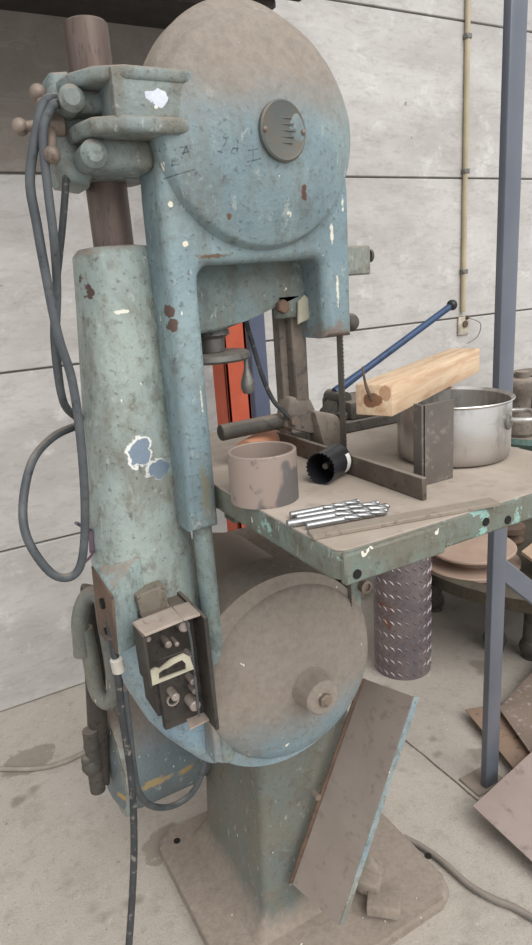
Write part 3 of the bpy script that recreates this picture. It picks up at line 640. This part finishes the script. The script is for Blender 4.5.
# pot
PC = (.822, .822); PH = .103; PR = .096
s = NT('brushed_pot_steel'); n = s.noise(30, 5, .6, s.scale((.3, .3, 5))); n2 = s.noise(9, 5)
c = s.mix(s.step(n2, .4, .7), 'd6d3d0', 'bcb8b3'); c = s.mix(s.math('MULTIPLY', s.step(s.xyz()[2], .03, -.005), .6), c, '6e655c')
c = s.mix(s.math('MULTIPLY', s.step(s.noise(16, 6, .7, s.scale((1, 1, .35))), .48, .66), .65), c, '85807b'); c = s.mix(s.math('MULTIPLY', s.step(n, .6, .75), .5), c, '77706a'); s.bump(n, .06); m_pot = s.done(c, s.math('ADD', .22, s.math('MULTIPLY', n2, .28)), .88)  # dark upright streaks: reflections painted into the steel colour
pot = thing('cooking_pot', (PC[0], PC[1], ZT), 'dented stainless steel cooking pot standing on the saw table', 'pot')
b = B(); b.lathe([(.0, 0), (.086, 0), (.093, .004), (PR, .012), (PR, PH - .004), (PR + .005, PH), (PR + .004, PH + .0015), (PR - .002, PH - .003), (PR - .003, .013), (.086, .005), (0, .004)], (PC[0], PC[1], ZT), (0, 0, 1), 72)
b.build('pot_body', m_pot, pot)
hA = math.radians(-47); ha = Vector((math.cos(hA), math.sin(hA), 0)); ht = Vector((-math.sin(hA), math.cos(hA), 0)); hc = Vector((PC[0], PC[1], ZT + .070))
def onr(deg, rr): 
    a = hA + math.radians(deg); return Vector((PC[0] + rr * math.cos(a), PC[1] + rr * math.sin(a), ZT + .071))
b = B(); b.tube([onr(-22, PR), onr(-21, PR + .016), onr(-16, PR + .034), onr(0, PR + .040), onr(16, PR + .034), onr(21, PR + .016), onr(22, PR)], .0042, 10, 6)
hn = b.build('pot_handle', m_pot, pot)
for dg in (-22, 22):
    a = hA + math.radians(dg); p = onr(dg, PR - .001) + Vector((0, 0, -.004)); b = B(); b.lathe([(.013, 0), (.013, .003), (.009, .006), (0, .006)], p, (math.cos(a), math.sin(a), 0), 18); b.build('handle_mount', m_graysteel, hn)
# timber
def wood():
    s = NT('rough_sawn_pine'); v = s.scale((1.2, 14, 14)); n = s.noise(5, 6, .6, v, .6); n2 = s.noise(22, 5, .65, s.scale((.5, 2, 2)))
    c = s.mix(s.step(n, .35, .68), 'd6bd9f', 'c3a081'); c = s.mix(s.math('MULTIPLY', s.step(n2, .52, .72), .5), c, 'a97f5c')
    c = s.mix(s.math('MULTIPLY', s.spot((.0, .033, .024), (.03, .017, .012), .4, 60), .85), c, '6b3f26')
    c = s.mix(s.math('MULTIPLY', s.spot((.0, .012, .036), (.02, .010, .012), .4, 60), .6), c, '8a5836')
    s.bump(s.math('ADD', n, n2), .25, .002); return s.done(c, .75, 0, .3)
ZB = ZT + PH + .0025
bw = math.radians(27); BO = Vector((.640, .766, ZB))
beam = thing('timber_offcut', BO, 'squared pine timber offcut resting across the pot rim', 'timber')
b = B(); b.box(0, .455, 0, .062, 0, .049, .0025, 2)
bo_ = b.build('timber_block', wood(), None, (0, 0, 0)); bo_.parent = beam; beam.rotation_euler.z = bw
b = B(); b.box(-.0, .003, .026, .030, .0, .0)if False else b.tube([(.004, .034, .022), (-.006, .036, .036), (-.010, .040, .055), (-.012, .0425, .078)], .0028, 8, 5, lambda t: .0036 - .0022 * t)
na = b.build('bent_nail', m_rustmet, None, (0, 0, 0)); na.parent = beam
# vise at the back of the table
vs = thing('machine_vise', (.80, 1.15, ZT), 'black iron machine vise with long blue lever, at the back of the saw table', 'vise')
b = B(); b.box(.655, .93, 1.085, 1.125, ZT, ZT + .024, .003, 1); b.box(.665, .93, 1.16, 1.21, ZT, ZT + .024, .003, 1); b.box(.655, .93, 1.10, 1.2, ZT, ZT + .012); b.box(.73, .742, 1.08, 1.126, ZT + .004, ZT + .03, .002, 1); b.build('slotted_bed', m_iron, vs)
b = B(); b.box(.80, .90, 1.09, 1.20, ZT + .024, ZT + .062, .006, 2); b.box(.785, .81, 1.10, 1.19, ZT + .024, ZT + .04, .004, 1); b.build('jaw', m_iron, vs)
b = B(); b.hexa([(.76, 1.12, ZT + .024), (.80, 1.12, ZT + .024), (.80, 1.17, ZT + .024), (.76, 1.17, ZT + .024), (.80, 1.125, ZT + .075), (.825, 1.125, ZT + .07), (.825, 1.165, ZT + .07), (.80, 1.165, ZT + .075)], .004, 2)
b.cyl((.805, 1.115, ZT + .066), (.805, 1.175, ZT + .066), .016, seg=18); b.build('lever_pivot', m_iron, vs)
l0, l1 = ay(335, 392, 1.145), ay(452, 305, 1.145)
s = NT('blue_lever_paint'); n = s.noise(40, 4); c = s.mix(s.step(n, .55, .7), '2c4466', '223651'); b = B()
b.tube([l0, l0.lerp(l1, .25), l0.lerp(l1, .3), l1], .009, 14, 1, lambda t: .010 if t < .3 else .0078)
lv = b.build('lever', s.done(c, .4), vs, label='blue painted lever')
B().ball(l1, .0125, 20).build('ball_grip', plain('black_knob', '26262a', .3), lv)

# ------------------------------------------------------------------ behind and right of the saw
m_post = NT('grey_blue_gloss'); n = m_post.noise(120, 3); n0 = m_post.noise(4, 3)
c = m_post.mix(m_post.step(n0, .3, .7), '5b5f6a', '666a73'); m_post.bump(n, .12, .001); m_post = m_post.done(c, .28, 0, .5)
po = thing('steel_post', (1.27, 1.10, 0), 'tall blue-grey painted steel post with a slanted brace, right of the table', 'post')
B().box(1.224, 1.275, 1.078, 1.100, 0, 2.9, .004, 2).build('upright', m_post, po)
b = B(); b.hexa([(1.275, 1.083, .64), (1.275, 1.098, .64), (1.70, 1.098, .27), (1.70, 1.083, .27), (1.275, 1.083, .71), (1.275, 1.098, .71), (1.70, 1.098, .34), (1.70, 1.083, .34)], .003, 1)
b.build('brace', m_post, po)
b = B(); b.box(1.19, 1.30, 1.07, 1.15, 0, .006, .003, 1); b.build('foot_plate', m_duststeel, po)
# red channel and grey-blue beam leaning by the wall
m_red = plain('red_oxide', 'a8492f', .6, 0, 'b8563c', 8)
x0 = ay(228, 400, 1.9).x; x1 = ay(251, 400, 1.9).x
b = B(); b.box(x0, x1, 1.9, 1.912, 0, 1.95, .002, 1); b.box(x0, x0 + .012, 1.9, 2.0, 0, 1.95, .002, 1); b.box(x1 - .012, x1, 1.9, 2.0, 0, 1.95, .002, 1)
tag(b.build('steel_channel', m_red, None, ((x0 + x1) / 2, 1.95, 0)), 'red painted steel channel standing upright behind the saw', 'steel beam')
xa = ay(253, 380, 2.05).x; xb = ay(269, 380, 2.05).x
b = B(); b.box(xa, xb, 2.05, 2.14, 0, 1.95, .004, 1)
tag(b.build('steel_tube', plain('slate_blue_paint', '545c70', .45, 0, '4b5366', 6), None, ((xa + xb) / 2, 2.1, 0)), 'slate blue square tube standing against the wall, right of the red channel', 'steel beam')
# diamond plate roll
DC = Vector((1.452, 1.70, 0)); DR = .105
s = NT('diamond_plate_steel'); n = s.noise(9, 5); c = s.mix(s.step(n, .35, .65), '7d767a', '8e8584'); c = s.mix(s.step(s.noise(14, 4), .6, .7), c, '86675c'); s.bump(s.noise(70, 3), .15)
m_dia = s.done(c, .42, .55)
b = B(); b.pipe(DC, DC + Vector((0, 0, .62)), DR, DR - .005, 56)
pitch = .0265
for r_ in range(19):
    for k in range(24):
        a = 2 * PI * k / 24 + (r_ % 2) * PI / 24; z = .02 + r_ * pitch
        if math.sin(a) > .35: continue
        tilt = math.radians(40 if r_ % 2 else -40); er = Vector((math.cos(a), math.sin(a), 0)); et = Vector((-math.sin(a), math.cos(a), 0)); ez = Vector((0, 0, 1))
        da = et * math.cos(tilt) + ez * math.sin(tilt); db = -et * math.sin(tilt) + ez * math.cos(tilt); p = DC + er * (DR - .001) + ez * z
        lo = [p - da * .014, p - db * .005, p + da * .014, p + db * .005]; hi = [p - da * .008 + er * .004, p - db * .0018 + er * .004, p + da * .008 + er * .004, p + db * .0018 + er * .004]
        b.hexa(lo + hi)
tag(b.build('diamond_plate_roll', m_dia, None, DC), 'rolled cylinder of diamond tread plate standing on the floor under the table', 'steel roll')
# round low bench with scrap
TB = Vector((2.18, 1.67, 0)); ZR = .36
m_bench = metal('oily_iron', '453f36', '514a3c', '322e29', rough=.6, met=.25, dust=.12)
rb = thing('round_bench', TB, 'low round iron bench carrying discs and scrap, behind the post', 'bench')
b = B(); b.lathe([(0, ZR - .03), (.56, ZR - .03), (.57, ZR - .05), (.61, ZR - .05), (.615, ZR), (.60, ZR + .01), (.57, ZR + .008), (.56, ZR - .005), (0, ZR - .005)], (TB.x, TB.y, 0), (0, 0, 1), 72); b.build('bench_top', m_bench, rb)
for q_ in ((1.81, 1.575), (1.88, 1.46), (2.45, 1.45), (2.42, 1.95), (1.85, 1.95)):
    p = Vector((q_[0], q_[1], 0)); b = B(); b.cyl((p.x, p.y, 0), (p.x, p.y, ZR - .03), .035, .028, 18); b.ball((p.x, p.y, .045), .045, 14); b.build('leg', m_iron, rb)
m_ply = plain('dusty_disc', '9d8576', .8, 0, 'a89181', 10)
zb = ZR - .004
dc = Vector((1.755, 1.655, 0))
for i, (h0, h1, R_, dx, lab) in enumerate(((0, .018, .182, .0, 'lower of two dusty brown discs stacked on the round bench'), (.062, .076, .165, .0, 'upper of two dusty brown discs stacked on the round bench'))):
    b = B(); b.lathe([(0, zb + h0), (R_ - .004, zb + h0), (R_, zb + h0 + .004), (R_, zb + h1 - .004), (R_ - .004, zb + h1), (0, zb + h1)], (dc.x + dx, dc.y, 0), (0, 0, 1), 56)
    if i == 0: b.cyl((dc.x, dc.y, zb + h1 - .001), (dc.x, dc.y, zb + .062), .09, seg=32)
    tag(b.build('round_disc', m_ply, None, (dc.x + dx, dc.y, zb + h0)), lab, 'disc', 'stacked discs')
b = B(); b.slab([(1.80, 1.32, zb + .06), (2.3, 1.36, zb + .06), (2.25, 1.62, zb + .075), (1.85, 1.5, zb + .075)], .012, 3); b.box(1.95, 2.05, 1.36, 1.46, zb, zb + .052)
tag(b.build('scrap_board', plain('tan_board', 'a88f78', .8, 0, 'b39a83', 12), None, (2.0, 1.45, zb)), 'tan board propped on the round bench, right of the post', 'board')
b = B()
b.lathe([(0, 0), (.05, 0), (.055, .015), (.035, .022), (.035, .045), (.058, .052), (.058, .075), (.035, .082), (.022, .12), (0, .12)], (2.02, 1.70, zb), (0, 0, 1), 32)
tag(b.build('pulley', m_rustmet, None, (2.02, 1.70, zb)), 'rusty stepped pulley on the round bench beside the post', 'pulley')
# green pump behind
gm = thing('machine_stand', (2.42, 1.90, zb), 'teal machine stand with stacked rusty castings, half hidden behind the pot', 'machine')
m_teal = paint('teal_paint', '5f837c', '6d8c84', grime=.8, chips=.3)
G = (2.42, 1.90, 0)
b = B(); b.lathe([(.10, zb), (.10, zb + .04), (.07, zb + .08), (.08, .66), (.24, .70), (.27, .72), (.27, .745), (0, .745)], G, (0, 0, 1), 48); b.build('pedestal', m_teal, gm)
b = B(); b.lathe([(.14, .745), (.145, .75), (.145, .80), (.13, .815), (.12, .87), (.10, .90), (.09, .96), (.12, .965), (.12, .985), (.06, .995), (0, .995)], G, (0, 0, 1), 48); b.build('gear_casting', m_iron, gm)
b = B(); b.lathe([(.05, .745), (.058, .76), (.038, .86), (.04, .91), (.06, .94), (.064, .97), (.056, .985), (.028, .99), (.028, 1.015), (0, 1.02)], (2.225, 1.84, 0), (0, 0, 1), 32); b.build('valve', m_duststeel, gm)
b = B(); b.tube([(2.33, 1.72, .76), (2.33, 1.74, .82), (2.38, 1.76, .87), (2.46, 1.76, .88)], .028, 12, 6); b.build('elbow', m_rustmet, gm)
# sheets on the floor
m_rs = metal('rusty_sheet', '8b7565', '987f6c', '74604f', rough=.7, met=.15, sc=5)
m_rs2 = metal('scratched_sheet', '7f6f64', '8d7c70', 'b3a89e', rough=.65, met=.2, sc=8)
m_rs3 = metal('pinkish_sheet', '998880', 'a2928a', '8a7a72', rough=.6, met=.2, sc=4)
def flat(p, z): return Vector((p.x, p.y, z))
q = [az(465, 709, .035), az(514, 768, .035)]
d_ = (q[1] - q[0]); e_ = Vector((-d_.y, d_.x, 0)).normalized()
if e_.x < 0: e_ = -e_
a0 = flat(q[0], .034); a1 = flat(q[0] + d_ * 1.9, .034)
b = B(); b.slab([a0, a1, flat(a1 + e_ * .55, .006), flat(a0 + e_ * .55, .006)], .003, 6, 0)
b.box(a0.x + .15, a0.x + .20, a0.y - .12, a0.y - .04, 0, .02)
tag(b.build('steel_sheet', m_rs, None, flat(a0, 0)), 'rusty brown steel sheet at the bottom of the pile, behind the post', 'steel sheet', None)
a0 = az(499, 708, .055); a1 = az(530, 751, .055); d_ = (a1 - a0); e_ = Vector((-d_.y, d_.x, 0)).normalized()
if e_.x < 0: e_ = -e_
bk = az(499, 681, .05); e_ = (bk - a0); e_.z = 0
b = B(); b.slab([a0, flat(a0 + d_ * 1.8, .05), flat(a0 + d_ * 1.8 + Vector((.55, .05, 0)), .034), flat(a0 + Vector((.50, .16, 0)), .034)], .003, 6)
tag(b.build('steel_sheet', m_rs2, None, flat(a0, .03)), 'scratched brown steel sheet lying on the rusty one beyond the post', 'steel sheet', None)
a0 = az(473, 806, .066); a1 = az(532, 853, .066); a2 = az(532, 752, .066); d_ = a1 - a0; e_ = a2 - a0
b = B(); b.slab([a0, flat(a0 + d_ * 2.6, .004), flat(a0 + d_ * 2.6 + e_ * 1.9, .004), flat(a0 + e_ * 1.9, .07)], .003, 6)
tag(b.build('steel_sheet', m_rs3, None, flat(a0, 0)), 'pinkish grey steel sheet nearest the camera at lower right, on top of the pile', 'steel sheet', None)
# conduit and socket remains on the wall
cd = thing('wall_conduit', (2.36, YW, 1.25), 'thin cream conduit running down the wall to a broken socket', 'conduit')
c0, c1 = ay(470, -120, YW - .012), ay(463, 312, YW - .012)
s = plain('cream_conduit', 'b8ab90', .6, 0, 'a3967c', 6)
B().cyl(c0, c1, .0115, seg=14).build('pipe', s, cd)
for py in (20, 155, 265):
    p = c0.lerp(c1, (py + 120) / 432); b = B(); b.box(p.x - .016, p.x + .016, YW - .026, YW, p.z - .01, p.z + .01, .003, 1); b.build('clip', m_graysteel, cd)
p = ay(463, 324, YW); b = B(); b.box(p.x - .04, p.x + .03, YW - .012, YW, p.z - .05, p.z + .035, .006, 2); so = b.build('socket_box', plain('plaster_patch', 'c2baa9', .8, 0, '9f9483', 40), cd)
b = B(); b.cyl((p.x, YW - .018, p.z), (p.x, YW - .008, p.z), .016, seg=16); b.ball((p.x + .012, YW - .016, p.z + .03), .01, 10); b.build('contact', m_rustmet, so)
b = B(); b.tube([(p.x + .01, YW - .015, p.z + .03), (p.x + .05, YW - .06, p.z - .0), (p.x + .045, YW - .05, p.z - .06), (p.x + .0, YW - .03, p.z - .09)], .002, 6, 5); b.build('loose_wire', m_graysteel, so)

# ------------------------------------------------------------------ light
wd = bpy.data.worlds.new('world'); S.world = wd; wd.use_nodes = True
bgn = wd.node_tree.nodes['Background']; bgn.inputs[0].default_value = (.95, .98, 1.0, 1); bgn.inputs[1].default_value = .95
sun = bpy.data.lights.new('skylight', 'SUN'); sun.energy = 2.5; sun.angle = math.radians(50); sun.color = (1, .985, .96)
so_ = bpy.data.objects.new('skylight', sun); COL.objects.link(so_)
so_.rotation_euler = Vector((-.1, .88, -.85)).to_track_quat('-Z', 'Y').to_euler()
S.view_settings.view_transform = 'Standard'; S.view_settings.look = 'None'; S.view_settings.gamma = 1; S.view_settings.use_curve_mapping = False
S.view_settings.exposure = 0.0
